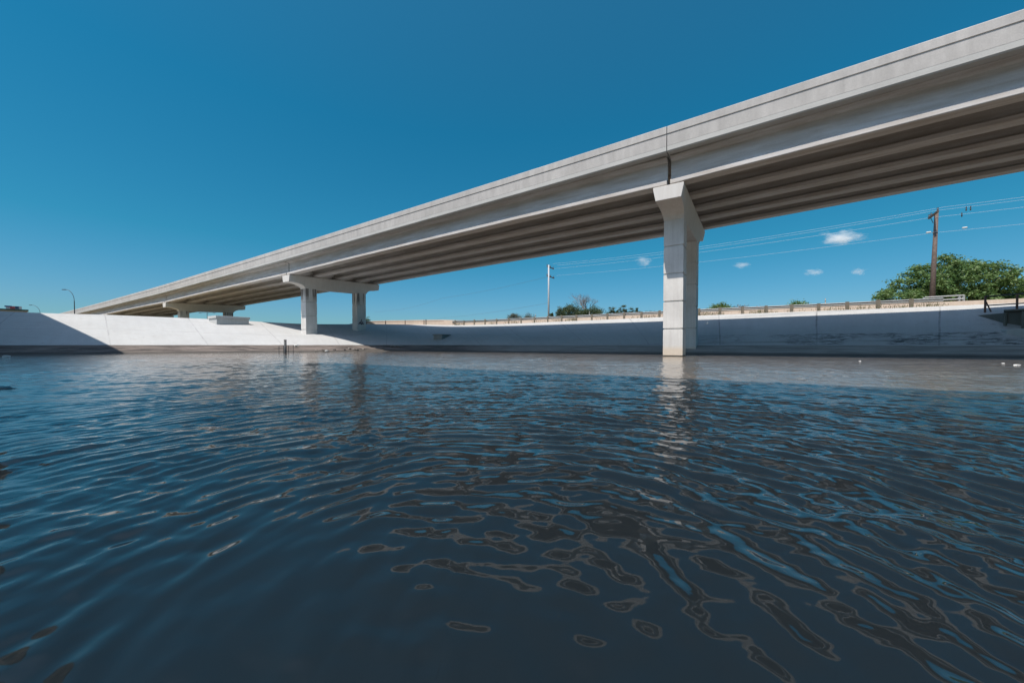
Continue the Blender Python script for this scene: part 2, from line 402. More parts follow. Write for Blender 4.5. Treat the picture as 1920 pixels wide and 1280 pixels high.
def build_bridge(coff, zoff, piers, name_label, full=True, with_cols=True):
    w = Matrix.Rotation(RZ, 3, 'Z') @ Vector((0, coff, 0))
    root = empty('overpass_bridge', (w.x, w.y, zoff), RZ, label=name_label, cat='bridge')
    gc = [22.42 + i * 2.835 for i in range(5)]
    allp = [-122] + piers + [215]
    for a, b in zip(allp[:-1], allp[1:]):
        g0, g1 = a + .09, b - .09
        n = max(3, int((g1 - g0) / 3))
        ss = list(np.linspace(g0, g1, n))
        lin = lambda s, a=a, b=b: zf(a) + (zf(b) - zf(a)) * (s - a) / (b - a)
        camb = lambda s, a=a, b=b: .07 * 4 * ((s-a)/(b-a)) * (1 - (s-a)/(b-a))
        for c in gc:
            P = [(c-.40, .03), (c-.38, 0), (c+.38, 0), (c+.40, .03), (c+.40, .215), (c+.10, .40), (c+.10, 1.32), (c+.20, 1.40), (c+.455, 1.45),
                 (c+.455, 1.53), (c-.455, 1.53), (c-.455, 1.45), (c-.20, 1.40), (c-.10, 1.32), (c-.10, .40), (c-.40, .215)]
            MB().loft(prof_extrude(P, ss, lin, camb)).build('girder', M['girder'], root)
        # deck slab for this span; its edge carries the barrier
        e0 = a + (.02 if abs(a - 3.7) < 1 else 0.0); e1 = b - (.02 if abs(b - 3.7) < 1 else 0.0)
        ss = list(np.linspace(e0, e1, n))
        f0, f1 = 21.42, 34.78
        P = [(f0, 1.56), (f0+.05, 1.50), (f0+.42, 1.535), (f1-.42, 1.535), (f1-.05, 1.50), (f1, 1.56), (f1, 1.80), (f0, 1.80)]
        MB().loft(prof_extrude(P, ss, zdeck)).build('deck_slab', M['slab_edge'], root)
        for f, sg in ((f0, 1), (f1, -1)):
            o_ = lambda t: f + sg * t
            P = [(o_(-.004), 1.803), (o_(-.008), 2.39), (o_(.022), 2.405), (o_(.022), 2.455), (o_(-.014), 2.475), (o_(-.014), 2.835), (o_(.0), 2.86),
                 (o_(.20), 2.86), (o_(.22), 2.835), (o_(.26), 2.1), (o_(.42), 1.9), (o_(.42), 1.803)]
            MB().loft(prof_extrude(P, ss, zdeck)).build('barrier', M['barrier'], root)
    for s in piers:
        sc0 = s
        zt = lambda c: zf(s) + E * (c - 21.9) - .05
        # cap: width narrows with depth, ends haunched on a curve
        def dep(c):
            t = min(max(0, c - C0), max(0, C1 - c))
            if t >= 1.95: return 1.42
            q = t / 1.95
            return .78 + .64 * (1 - math.sqrt(max(0, 1 - q*q))) * 1.0 if q < 1 else 1.42
        cs = [C0, C0+.5, C0+.9, C0+1.2, C0+1.5, C0+1.7, C0+1.85, C0+1.95, C0+3.4, (C0+C1)/2 ]
        cs = cs + [C0 + C1 - c for c in cs[::-1][1:]]
        rings = []
        for c in cs:
            d = dep(c); wt = .80; wb = .80 - .175 * d
            rings.append([(-(s-wt), c, zt(c)), (-(s-wt), c, zt(c)-.12), (-(s-wb), c, zt(c)-d), (-(s+wb), c, zt(c)-d), (-(s+wt), c, zt(c)-.12), (-(s+wt), c, zt(c))])
        cap = MB().loft(rings).build('pier_cap', M['pier'], root, bevel=.025)
        # bearing pads and girder-end shims
        for c in gc:
            for sg in (-1, 1):
                x = -(s + sg * .42)
                MB().box(x-.14, x+.14, c-.28, c+.28, zt(c)+.003, zt(c)+.05 + E*.2).build('bearing_pad', M['pad'], cap)
        if not with_cols: continue
        for cc in (23.92, 30.82):
            mb = MB(); ztop = zt(cc+.68) - 1.40; wx, wy = .55, .68; gr = .05
            lv = []; z = ztop
            zb = -1.2
            ring = lambda z, i: [(-(s-(wx-i)), cc+i, z), (-(s-(wx-i)), cc+2*wy-i, z), (-(s+(wx-i)), cc+2*wy-i, z), (-(s+(wx-i)), cc+i, z)]
            rings = [ring(ztop + .05, 0)]
            zz = ztop - 1.62
            while zz > zb + .3:
                rings += [ring(zz+.045, 0), ring(zz+.034, gr), ring(zz-.034, gr), ring(zz-.045, 0)]; zz -= 1.66
            rings.append(ring(zb, 0))
            mb.loft(rings).build('column', M['pier_col'], root)
    return root

# column concrete: joints, rust drips from the top, sandy flood stain at the foot
def col_mat():
    m, nt, b = newmat('column_concrete'); L = nt.links
    tc = N(nt, 'ShaderNodeTexCoord').outputs['Object']
    geo = N(nt, 'ShaderNodeNewGeometry').outputs['Position']
    s = N(nt, 'ShaderNodeSeparateXYZ'); L.new(geo, s.inputs[0]); Z = s.outputs[2]
    col = mixc(nt, ramp(nt, noise(nt, tc, .8, 6), [(.35, 0.0), (.7, 1.0)]), (.64, .62, .59), (.53, .515, .49))
    st = ramp(nt, noise(nt, tc, 1.0, 5, .6, (7, 7, .35)), [(.42, 0.0), (.7, 1.0)])
    col = mixc(nt, math_n(nt, 'MULTIPLY', st, .35), col, (.40, .37, .34))
    drip = ramp(nt, noise(nt, tc, 1.0, 2, .5, (4.2, 4.2, .12)), [(.50, 0.0), (.56, 1.0)])
    top = N(nt, 'ShaderNodeMapRange', i={1: 6.3, 2: 7.1, 3: 0.0, 4: .85}); L.new(math_n(nt, 'ADD', Z, math_n(nt, 'MULTIPLY', noise(nt, tc, 6, 1), .8)), top.inputs[0])
    sx_ = N(nt, 'ShaderNodeSeparateXYZ'); L.new(tc, sx_.inputs[0])
    only = math_n(nt, 'LESS_THAN', sx_.outputs[0], -20.0)
    col = mixc(nt, math_n(nt, 'MULTIPLY', math_n(nt, 'MULTIPLY', drip, top.outputs[0]), only), col, (.12, .10, .09))
    ft = N(nt, 'ShaderNodeMapRange', i={1: .45, 2: .75, 3: .9, 4: 0.0}); L.new(math_n(nt, 'ADD', Z, math_n(nt, 'MULTIPLY', noise(nt, tc, 3, 4), .15)), ft.inputs[0])
    col = mixc(nt, ft.outputs[0], col, (.56, .47, .37))
    wt_ = N(nt, 'ShaderNodeMapRange', i={1: .05, 2: .12, 3: .75, 4: 0.0}); L.new(math_n(nt, 'ADD', Z, math_n(nt, 'MULTIPLY', noise(nt, tc, 5, 4), .05)), wt_.inputs[0])
    col = mixc(nt, wt_.outputs[0], col, (.12, .10, .08))
    f = noise(nt, tc, 30, 5, .7)
    col = mixc(nt, 1.0, col, ramp(nt, f, [(.25, .86), (.75, 1.08)]), 'MULTIPLY')
    L.new(col, b.inputs['Base Color']); b.inputs['Roughness'].default_value = .85
    bp = N(nt, 'ShaderNodeBump', i={'Strength': .25, 'Distance': .02}); L.new(f, bp.inputs['Height']); L.new(bp.outputs[0], b.inputs['Normal'])
    return m
M['pier_col'] = col_mat()

main = build_bridge(0, 0, [-80.5, -38.3, 3.7, 45.1, 87.4, 129.5, 172], 'long pale concrete overpass bridge on square columns crossing the channel')
# the parallel carriageway overhead and behind, whose shadow falls across the near water
twin = build_bridge(-34.45, 3.55, [-80.5, -38.3, 3.7, 45.1, 87.4, 129.5, 172], 'parallel concrete overpass behind the viewpoint that shades the near water', with_cols=True)

# black sprayed scrawl on the far column of the second pier
g = MB(); s = 45.1 - .55; x0 = -s + .003; z0 = 3.55; cc = 31.35
def stroke(pts, w=.035):
    for (a, b), (c, d) in zip(pts[:-1], pts[1:]):
        dx, dz = c - a, d - b; l = math.hypot(dx, dz) or 1; nx, nz = -dz/l*w, dx/l*w
        g.add([(x0, cc+a+nx, z0+b+nz), (x0, cc+c+nx, z0+d+nz), (x0, cc+c-nx, z0+d-nz), (x0, cc+a-nx, z0+b-nz),
               (x0+.002, cc+a+nx, z0+b+nz), (x0+.002, cc+c+nx, z0+d+nz), (x0+.002, cc+c-nx, z0+d-nz), (x0+.002, cc+a-nx, z0+b-nz)],
              [(0,1,2,3), (7,6,5,4), (0,4,5,1), (1,5,6,2), (2,6,7,3), (3,7,4,0)])
stroke([(-.1, 0), (.12, .62), (.28, 0)]); stroke([(-.2, .2), (.45, .22)], .05); stroke([(-.35, -.05), (-.1, .12), (.1, -.08), (.3, .1), (.5, -.05)], .05)
stroke([(-.3, .1), (.5, .0)], .05)
g.build('graffiti', M['spray'], main)

# ------------------------------------------------------------------ image-free placement helper (plan position from a bearing and a distance)
def at(px, d, z=0.0): return Vector(((px - 960) / 687 * d, d, z))
def zpy(py, d): return (646 - py) / 687 * d + CAMH

# ------------------------------------------------------------------ drain boxes on the banks
def drain_box(px, d, size, hgt, lid, label, mat, rz=RZ):
    p = at(px, d); zb = bank_z(p.x, p.y)
    root = empty('drain_box', (p.x, p.y, zb), rz, label=label, cat='drain box', group='concrete drain boxes on the banks')
    a, b = size
    MB().box(-a, 0, 0, b, -1.2, hgt).build('box_wall', mat, root, bevel=.02)
    MB().box(-a-.10, .10, -.10, b+.10, hgt+.003, hgt+lid).build('lid', mat, root, bevel=.02)
    return root
drain_box(407, 44.0, (2.3, 3.4), .78, .30, 'sunlit concrete drain box with a flat lid near the top of the left bank', M['drain'])
drain_box(829, 44.0, (1.2, 2.2), .55, .12, 'small grey drain box halfway up the shaded bank, right of the second pier', M['mid_conc'], rz=RZ+R(12))

# outlet headwall at the right edge
def headwall():
    P = [at(1819, 25.6), at(1884, 23.4), at(2010, 21.0), at(2010, 24.5), at(1880, 26.3)]
    root = empty('culvert_headwall', (P[1].x, P[1].y, 0), 0, label='dark weathered culvert headwall with a sloping wing wall at the right end of the bank', cat='headwall')
    o = root.location
    def prism(name, pts, zb, zt, mat):
        r0 = [(p.x-o.x, p.y-o.y, z) for p, z in zip(pts, zb)]; r1 = [(p.x-o.x, p.y-o.y, z) for p, z in zip(pts, zt)]
        MB().loft([r0, r1]).build(name, mat, root, bevel=.02)
    prism('wing_wall', [P[0], P[1], at(1886, 23.7), at(1826, 25.9)], [1.5, .6, .6, 1.5], [zpy(592, 25.6), zpy(586.5, 23.4), zpy(586.5, 23.7), zpy(591, 25.9)], M['old_conc'])
    prism('face_wall', [at(1886.5, 23.42), at(2010, 21.0), at(2010, 21.5), at(1886.5, 23.9)], [.5]*4, [zpy(584.5, 23.4), zpy(584, 21.2), zpy(584, 21.6), zpy(584.5, 23.9)], M['old_conc'])
    prism('coping', [at(1880, 23.30), at(2012, 20.85), at(2012, 21.6), at(1880, 24.0)], [zpy(584.5, 23.4)+.004]*4, [zpy(584.5, 23.4)+.12]*4, M['old_conc'])
    prism('apron', [at(1858, 23.6), at(1886, 22.35), at(2010, 20.0), at(2010, 21.0), at(1886, 23.35)], [.3]*5, [1.62, 1.62, 1.72, 1.72, 1.62], M['drain'])
    for px, d in ((1884, 23.2), (1918, 22.5)):
        p = at(px, d); MB().box(p.x-o.x-.06, p.x-o.x+.06, p.y-o.y-.03, p.y-o.y+.06, 1.4, 2.75).build('pilaster', M['old_conc'], root)
headwall()
def handrail():
    base = at(1845, 25.3); root = empty('safety_railing', (base.x, base.y, bank_z(base.x, base.y)), 0, label='rusty two-rail safety railing above the culvert headwall at the right edge', cat='railing')
    o = root.location; z = o.z
    a = at(1845, 25.3) - Vector((o.x, o.y, 0)); a = Vector((0, 0, 0))
    q = at(2040, 22.6); q = Vector((q.x-o.x, q.y-o.y, .1))
    pts = [a.lerp(q, t) for t in (0, .33, .66, 1)]
    for p in pts:
        MB().tube([(p.x, p.y, -.3), (p.x, p.y, 1.12)], .055).build('post', M['rust'], root)
    MB().tube([(pts[0].x + .02, pts[0].y - .02, .75), (pts[0].x + .33, pts[0].y - .12, -.1)], .035).build('brace', M['rust'], root)
    for h in (1.10, .47):
        MB().tube([(p.x, p.y, p.z + h) for p in pts], .042).build('rail', M['darksteel'], root)
handrail()

# ------------------------------------------------------------------ roadside parapet, guardrail, railing
def poly(pts, n=8): return [Vector(p) for p in interp([(p[0], p[1], p[2]) for p in pts], n)]
pp = [at(640, 64, 3.2), at(690, 60.5, 3.72), at(760, 58.4, 3.75), at(832, 55.8, 3.65), at(900, 52.9, 3.45), at(1100, 45.2, 3.55), at(1300, 38.9, 3.62), at(1520, 33.6, 3.62), at(1740, 29.5, 3.6), at(1920, 26.9, 3.6), at(2160, 23.5, 3.6), at(2600, 19.0, 3.6)]
line = poly(pp)
def parapet():
    root_p = line[0]
    rings = []
    for i, p in enumerate(line):
        t = (line[min(i+1, len(line)-1)] - line[max(i-1, 0)]); t.z = 0; t.normalize(); nrm = Vector((-t.y, t.x, 0))
        if nrm.y < 0: nrm = -nrm
        px = p.x / p.y * 687 + 960
        h = .84 if px < 832 else .84 + (.50 - .84) * min(1, (px - 832) / 200)
        rings.append([tuple(p + Vector((0, 0, -.6))), tuple(p + nrm*.05 + Vector((0, 0, h))), tuple(p + nrm*.27 + Vector((0, 0, h))), tuple(p + nrm*.30 + Vector((0, 0, -.6)))])
    o = MB().loft(rings).build('parapet_wall', M['parapet'])
    tag(o, 'low sandy pink concrete parapet running along the top of the right bank', 'wall')
parapet()
# strong-post guardrail just in front of the parapet
gp = poly([at(836, 57.6, 3.6), at(851, 54.6, 3.55), at(905, 51.4, 3.47), at(1100, 44.0, 3.58), at(1300, 37.9, 3.64), at(1520, 32.8, 3.64), at(1768, 28.3, 3.62)], 30)
def resample(pts, step):
    out = [pts[0].copy()]; acc = 0
    for a, b in zip(pts[:-1], pts[1:]):
        l = (b - a).length; t = step - acc
        while t <= l: out.append(a.lerp(b, t / l)); t += step
        acc = (acc + l) % step if l + acc >= step else acc + l
    return out
def guardrail():
    root = empty('guardrail', tuple(gp[0]), 0, label='grey steel guardrail on short wooden posts along the top of the right bank', cat='guardrail')
    o = root.location
    rng = random.Random(5)
    for p in resample(gp, 1.9):
        q = p - o; h = .74 + rng.uniform(-.03, .05); w = .095
        a = rng.uniform(-.03, .03)
        MB().loft([[(q.x-w, q.y-w, q.z-.6), (q.x+w, q.y-w, q.z-.6), (q.x+w, q.y+w, q.z-.6), (q.x-w, q.y+w, q.z-.6)],
                   [(q.x-w+a, q.y-w, q.z+h), (q.x+w+a, q.y-w, q.z+h), (q.x+w+a, q.y+w, q.z+h), (q.x-w+a, q.y+w, q.z+h)]]).build('post', M['wood'], root)
    prof = [(0, .40), (.05, .43), (.08, .47), (.04, .52), (.0, .555), (.04, .59), (.08, .64), (.05, .68), (0, .71)]
    rings = []
    for i in range(0, len(gp), 3):
        p = gp[i]; t = gp[min(i+1, len(gp)-1)] - gp[max(i-1, 0)]; t.z = 0; t.normalize(); n = Vector((-t.y, t.x, 0))
        if n.y < 0: n = -n
        base = p - o + n * .12
        rings.append([tuple(base + n*(.09 - a) + Vector((0, 0, z))) for a, z in prof] + [tuple(base + n*(.10 - a) + Vector((0, 0, z))) for a, z in prof[::-1]])
    MB().loft(rings).build('rail', M['galv'], root)
guardrail()
def end_rail():
    a, b = at(1731, 30.4, 3.6), at(1804, 29.1, 3.6)
    root = empty('pipe_railing', tuple(a), 0, label='short pale grey pipe railing behind the right end of the guardrail', cat='railing')
    d = b - a
    for t in (0, .9, 1.0):
        p = d * t; MB().box(p.x-.06, p.x+.06, p.y-.06, p.y+.06, -.3, 1.02).build('post', M['polesteel'], root)
    for h in (1.0, .72):
        MB().tube([(0, -.05, h), (d.x, d.y-.05, d.z + h)], .05).build('rail', M['polesteel'], root)
end_rail()
def thin_rail():
    pts = [at(688, 59.6, 3.8), at(760, 57.5, 3.75), at(832, 55.2, 3.65)]
    root = empty('parapet_handrail', tuple(pts[0]), 0, label='thin brown rail on slim posts in front of the far left end of the parapet', cat='railing')
    o = root.location
    MB().tube([tuple(p - o + Vector((0, 0, .58))) for p in pts], .035).build('rail', M['rust'], root)
    for t in (0, .5, 1.0, 1.5):
        p = pts[int(t)].lerp(pts[min(2, int(t)+1)], t % 1) if t < 2 else pts[2]
        q = p - o; MB().box(q.x-.05, q.x+.05, q.y-.05, q.y+.05, q.z-.5, q.z+.75).build('post', M['rust'], root)
    q = at(799, 56.3, 3.7) - o; MB().box(q.x-.06, q.x+.06, q.y-.06, q.y+.06, q.z-.5, q.z+.85).build('post', M['darksteel'], root)
thin_rail()
# white delineator posts behind the rail
for px, d, l in ((1004, 50, 'leftmost slim white marker post behind the guardrail, left of the pale utility pole'), (1105, 46.0, 'slim white marker post behind the guardrail in front of the dense green bush'), (1546, 33.4, 'slim white marker post behind the guardrail, right of the column')):
    p = at(px, d, 3.6); r_ = empty('marker_post', tuple(p), 0, label=l, cat='marker post', group='white marker posts behind the guardrail')
    MB().tube([(0, 0, -.2), (0, 0, 1.25 if px < 1500 else 1.3)], [.045, .035], 6).build('post_shaft', M['white'], r_)
    MB().tube([(0, 0, 1.02), (0, 0, 1.1)], .05, 6).build('reflector', M['galv'], r_)

# ------------------------------------------------------------------ plants
def leafmat(name, c1, c2, c3=None):
    m, nt, b = newmat(name); L = nt.links
    g = N(nt, 'ShaderNodeNewGeometry')
    col = mixc(nt, g.outputs['Random Per Island'], c1, c2)
    col = mixc(nt, ramp(nt, noise(nt, g.outputs['Position'], .9, 3), [(.4, 0.0), (.62, .7)]), col, c3 or c2)
    L.new(col, b.inputs['Base Color']); b.inputs['Roughness'].default_value = .55
    tr = N(nt, 'ShaderNodeBsdfTranslucent'); L.new(col, tr.inputs[0])
    mx = N(nt, 'ShaderNodeMixShader', i={0: .28}); L.new(b.outputs[0], mx.inputs[1]); L.new(tr.outputs[0], mx.inputs[2])
    L.new(mx.outputs[0], nt.nodes['Material Output'].inputs[0]); return m
LM = {'bright': leafmat('leaf_bright', (.07, .12, .025), (.12, .17, .04), (.09, .14, .025)),
      'mid': leafmat('leaf_mid', (.055, .125, .035), (.12, .21, .055), (.14, .19, .055)),
      'dark': leafmat('leaf_dark', (.035, .062, .026), (.07, .10, .04)),
      'grey': leafmat('leaf_greygreen', (.07, .085, .06), (.11, .12, .09)),
      'brown': leafmat('leaf_brown', (.12, .10, .08), (.17, .14, .11)),
      'grass': leafmat('dry_grass', (.20, .16, .09), (.10, .12, .04))}
BARK = plain('bark', (.13, .10, .08), .9, var=.4)
def leaves(pts, size, rng, flat=.5):
    n = len(pts)
    a = rng.normal(size=(n, 3)); a[:, 2] *= flat; a /= np.linalg.norm(a, axis=1)[:, None]
    b = rng.normal(size=(n, 3)); b -= (b * a).sum(1)[:, None] * a; b /= np.linalg.norm(b, axis=1)[:, None]
    s = size * rng.uniform(.55, 1.25, (n, 1)); w = s * .42
    v = np.stack([pts - a*s*.5, pts + b*w*.5 - a*s*.05, pts + a*s*.5, pts - b*w*.5 - a*s*.05], 1).reshape(-1, 3)
    return v, np.arange(4*n).reshape(n, 4)
def tree(name, label, cat, base, lobes, nclump, nleaf, csize, lsize, mat, seed, trunk=.25, group=None, grow=1.0):
    """lobes: list of (dx, dy, dz, rx, ry, rz) relative to base"""
    lobes = [(a, b, c*grow, d*1.0, e, f*grow) for a, b, c, d, e, f in lobes]
    rng = np.random.default_rng(seed)
    root = empty(name, tuple(base), 0, label=label, cat=cat, group=group)
    tips = []; vol = np.array([l[3]*l[4]*l[5] for l in lobes]) ** .67; vol /= vol.sum()
    for l, w in zip(lobes, vol):
        k = max(3, int(nclump * w)); d = rng.normal(size=(k, 3)); d /= np.linalg.norm(d, axis=1)[:, None]
        rad = rng.uniform(.45, 1.0, (k, 1)) ** .6
        tips.append(np.array(l[:3]) + d * rad * np.array(l[3:]))
    tips = np.concatenate(tips); tips = tips[tips[:, 2] > .25]
    pts = []
    for t in tips:
        m = int(nleaf * rng.uniform(.5, 1.3)); c = csize * rng.uniform(.6, 1.25)
        pts.append(t + rng.normal(size=(m, 3)) * np.array([c, c, c * .55]) * .5)
    v, f = leaves(np.concatenate(pts), lsize, rng)
    np_mesh('crown', v, f, mat, root)
    if trunk:
        mb = MB(); h = max(l[2] for l in lobes) * .55
        mb.tube([(0, 0, -.5), (.05, 0, h*.4), (-.05, .025, h)], [trunk*1.3, trunk, trunk*.7], 9)
        sel = tips[rng.choice(len(tips), min(len(tips), 26), replace=False)]
        for t in sel:
            s0 = Vector((0, 0, h * rng.uniform(.45, 1.0))); e = Vector(t); mid = s0.lerp(e, .5) + Vector(rng.normal(size=3)) * .2
            mb.tube([s0, mid, e], [trunk*.42, trunk*.25, trunk*.06], 5)
        mb.build('trunk', BARK, root, smooth=True)
    return root
GZ = 3.4
# the big spreading tree at the right
tree('broadleaf_tree', 'large spreading green broadleaf tree behind the brown utility pole', 'tree', at(1778, 45, GZ),
     [(-6.6, 0, 2.0, 2.1, 3, 1.9), (-4.2, 0, 3.6, 2.6, 3, 2.5), (-1.3, 0, 4.9, 2.5, 3, 2.7), (1.4, 0, 4.9, 2.6, 3, 2.5), (4.1, 0, 4.7, 2.5, 3, 2.6), (6.8, 0, 3.7, 1.9, 2.5, 2.2), (0, 0, 2.4, 6.4, 3, 2.0), (5, -.5, 2.0, 3.2, 2.5, 1.8)],
     520, 105, .74, .34, LM['mid'], 11, .34, grow=1.06)
tree('broadleaf_tree', 'green tree cut off by the right edge, beside the large spreading tree', 'tree', at(1952, 44, GZ),
     [(0, 0, 2.8, 2.4, 2.5, 2.3), (1.8, 0, 4, 2.2, 2, 2)], 110, 95, .8, .33, LM['mid'], 12, .22)
# shrubs along the skyline (label, px, distance, width px, top py, material)
SHR = [('shrub', 'rounded bright green shrub on the skyline just right of the column', 1352, 55, 58, 565.5, 'bright'),
       ('shrub', 'brownish leafless thicket beside the bright green shrub', 1395, 57, 34, 569.5, 'brown'),
       ('shrub', 'low sparse brown brush between two green shrubs on the skyline', 1424, 58, 34, 573, 'brown'),
       ('shrub', 'spiky green bush on the skyline, far left of the brown utility pole', 1498, 50, 42, 561.5, 'mid'),
       ('shrub', 'low grey green brush low on the skyline right of the spiky bush', 1528, 52, 26, 571, 'grey'),
       ('bush', 'broad dense dark green bush below the bare tree', 1077, 62, 62, 567.5, 'dark'),
       ('bush', 'dense green bush sloping down to the right of the bare tree', 1112, 61, 52, 572, 'dark'),
       ('bush', 'dark narrow bush at the left end of the dense green clump', 1050, 60, 17, 573, 'dark'),
       ('evergreen', 'small rounded dark evergreen, leftmost of the row right of the green clump', 1147, 64, 15, 575.5, 'dark'),
       ('evergreen', 'pointed small evergreen, second of the row right of the green clump', 1158, 64, 10, 577, 'dark'),
       ('evergreen', 'tallest pointed evergreen of the row right of the green clump', 1168, 64, 15, 571.5, 'dark'),
       ('evergreen', 'small twiggy evergreen, fourth of the row right of the green clump', 1183, 64, 13, 576, 'dark'),
       ('evergreen', 'narrow evergreen at the right end of the skyline row, left of the column', 1195, 64, 10, 575, 'dark'),
       ('shrub', 'low dark brush peeping over the guardrail left of the column', 1222, 60, 34, 582.5, 'dark'),
       ('tree', 'grey green tree, leftmost of the distant pair left of the pale pole', 966, 80, 34, 585, 'grey'),
       ('tree', 'grey green tree, right one of the distant pair left of the pale pole', 992, 80, 28, 587, 'grey'),
       ('shrub', 'dark little shrub at the foot of the pale utility pole', 1034, 58, 9, 581, 'dark'),
       ('tree', 'small dark tree peeping out just right of the second pier', 690, 95, 14, 592, 'dark')]
for i, (nm, lb, px, d, wpx, ty, mt) in enumerate(SHR):
    w = wpx / 687 * d / 2; top = zpy(ty, d) - GZ; top = max(top, .8)
    if nm == 'evergreen': lobes = [(0, 0, top*.40, w*.9, w*.9, top*.36), (0, 0, top*.66, w*.55, w*.55, top*.32)]
    else: lobes = [(-w*.35, 0, top*.42, w*.62, w*.8, top*.46), (w*.4, 0, top*.38, w*.58, w*.8, top*.42), (0, .2, top*.55, w*.5, w*.7, top*.43)]
    if nm == 'evergreen': lobes = [(0, 0, top*.46, w*2.0, w*1.6, top*.42), (0, 0, top*.78, w*.95, w*.8, top*.22)]
    sz = min(.5, w * .35)
    tree({'shrub': 'shrub', 'bush': 'bush', 'tree': 'distant_tree', 'evergreen': 'evergreen_tree'}[nm], lb, nm if nm != 'evergreen' else 'tree', at(px, d, GZ), lobes,
         max(70, int(80 * w)), 90, sz * 1.35, max(.17, sz * .42), LM[mt], 30 + i, .09 if nm != 'evergreen' else .05, group='plants along the skyline')
# bare tree
def bare():
    base = at(1103, 66, GZ); root = empty('bare_tree', tuple(base), 0, label='leafless grey tree rising behind the dense green bush', cat='tree')
    rng = random.Random(8); mb = MB(); tw = MB()
    def br(p, d, l, r, k):
        e = p + d * l; mid = p.lerp(e, .5) + Vector((rng.uniform(-1, 1), rng.uniform(-1, 1), 0)) * l * .06
        (mb if k < 3 else tw).tube([p, mid, e], [r, r*.85, r*.65], 5 if k < 3 else 3)
        if k >= 6: return
        for _ in range(3 if k < 5 else 2):
            nd = (d + Vector((rng.uniform(-1, 1), rng.uniform(-1, 1), rng.uniform(-.25, .6))) * .62).normalized()
            br(e, nd, l * rng.uniform(.62, .85), r * .62, k + 1)
    br(Vector((0, 0, -.4)), Vector((0, 0, 1)), 2.6, .17, 0)
    zs = max(v[2] for v in mb.v + tw.v); want = zpy(549, 66) - GZ
    for b in (mb, tw): b.v = [(v[0]*.9, v[1]*.9, v[2] * want / zs) for v in b.v]
    mt = plain('grey_bark', (.22, .19, .17), .9)
    mb.build('trunk', mt, root); tw.build('crown', mt, root)
bare()
# weeds along the parapet foot
def weeds():
    rng = np.random.default_rng(21); pts = []
    rs = resample(gp, .25)
    clump = [(rng.uniform(0, len(rs)-1), rng.uniform(.5, 1.8), rng.uniform(.3, 1)) for _ in range(34)]
    for c, wd, dn in clump:
        for _ in range(int(60 * dn)):
            i = int(min(len(rs)-1, max(0, c + rng.normal() * wd * 2))); p = rs[i]
            pts.append((p.x + rng.normal()*.12, p.y + rng.uniform(-.35, .35), p.z + .02 + abs(rng.normal()) * .13 * dn))
    pts = np.array(pts); n = len(pts)
    a = rng.normal(size=(n, 3)) * .35; a[:, 2] = 1; a /= np.linalg.norm(a, axis=1)[:, None]
    b = rng.normal(size=(n, 3)); b[:, 2] = 0; b /= np.linalg.norm(b, axis=1)[:, None]
    h = rng.uniform(.12, .34, (n, 1))
    v = np.stack([pts - b*.02, pts + b*.02, pts + a*h + b*.004, pts + a*h - b*.004], 1).reshape(-1, 3)
    o = np_mesh('weeds', v, np.arange(4*n).reshape(n, 4), LM['grass'])
    tag(o, 'dry weeds and grass tufts along the foot of the guardrail', 'weeds', kind='stuff')
weeds()

# ------------------------------------------------------------------ poles, wires, lamps
def utility_pole(base, top, r0, r1, arms, mat, armmat, label, lean=0.0):
    root = empty('utility_pole', tuple(base), 0, label=label, cat='utility pole')
    h = top - base.z
    MB().tube([(0, 0, -.5), (lean*.5, 0, h*.5), (lean, 0, h)], [r0, (r0+r1)/2, r1], 12).build('shaft', mat, root, smooth=True)
    for z, (ax, ay), ext0, ext1 in arms:
        z -= base.z; d = Vector((ax, ay, 0)).normalized(); n = Vector((-d.y, d.x, 0)); o = Vector((lean, 0, z)) + n * (r1 + .07)
        a, b = o - d * ext0, o + d * ext1; w = .07
        MB().loft([[tuple(a + n*i*w + Vector((0, 0, j*w))) for i, j in ((-1,-1),(1,-1),(1,1),(-1,1))], [tuple(b + n*i*w + Vector((0, 0, j*w))) for i, j in ((-1,-1),(1,-1),(1,1),(-1,1))]]).build('crossarm', armmat, root)
        MB().tube([o + d * .7 + Vector((0, 0, -.05)), o + Vector((0, 0, -.75))], .025, 5).build('brace', armmat, root)
        for t in (-ext0 * .92, ext1 * .92, ext1 * .45):
            q = o + d * t; MB().tube([q + Vector((0, 0, .07)), q + Vector((0, 0, .17)), q + Vector((0, 0, .24)), q + Vector((0, 0, .32))], [.03, .075, .055, .075], 7).build('insulator', M['dkwire'], root)
    return root
P1 = at(1744.5, 34, GZ); P2 = at(1028.5, 60, GZ)
utility_pole(P1, zpy(400, 34), .215, .13, [(zpy(404, 34), (.57, .82), 1.15, 1.15)], M['polewood'], M['polewood'], 'tall brown wooden utility pole in front of the large tree', lean=.27)
p1root = bpy.data.objects['utility_pole']
MB().tube([(.18, 0, zpy(437, 34) - GZ - .05), (.18, 0, zpy(437, 34) - GZ + .04)], .18, 12).build('clamp_band', M['galv'], p1root)
utility_pole(P2, zpy(497.5, 60), .16, .12, [(zpy(500, 60), (.52, .85), .2, 2.3), (zpy(517.5, 60), (.52, .85), .25, 2.5)], M['polesteel'], M['rust'], 'slim pale grey utility pole with two dark crossarms left of the bare tree')
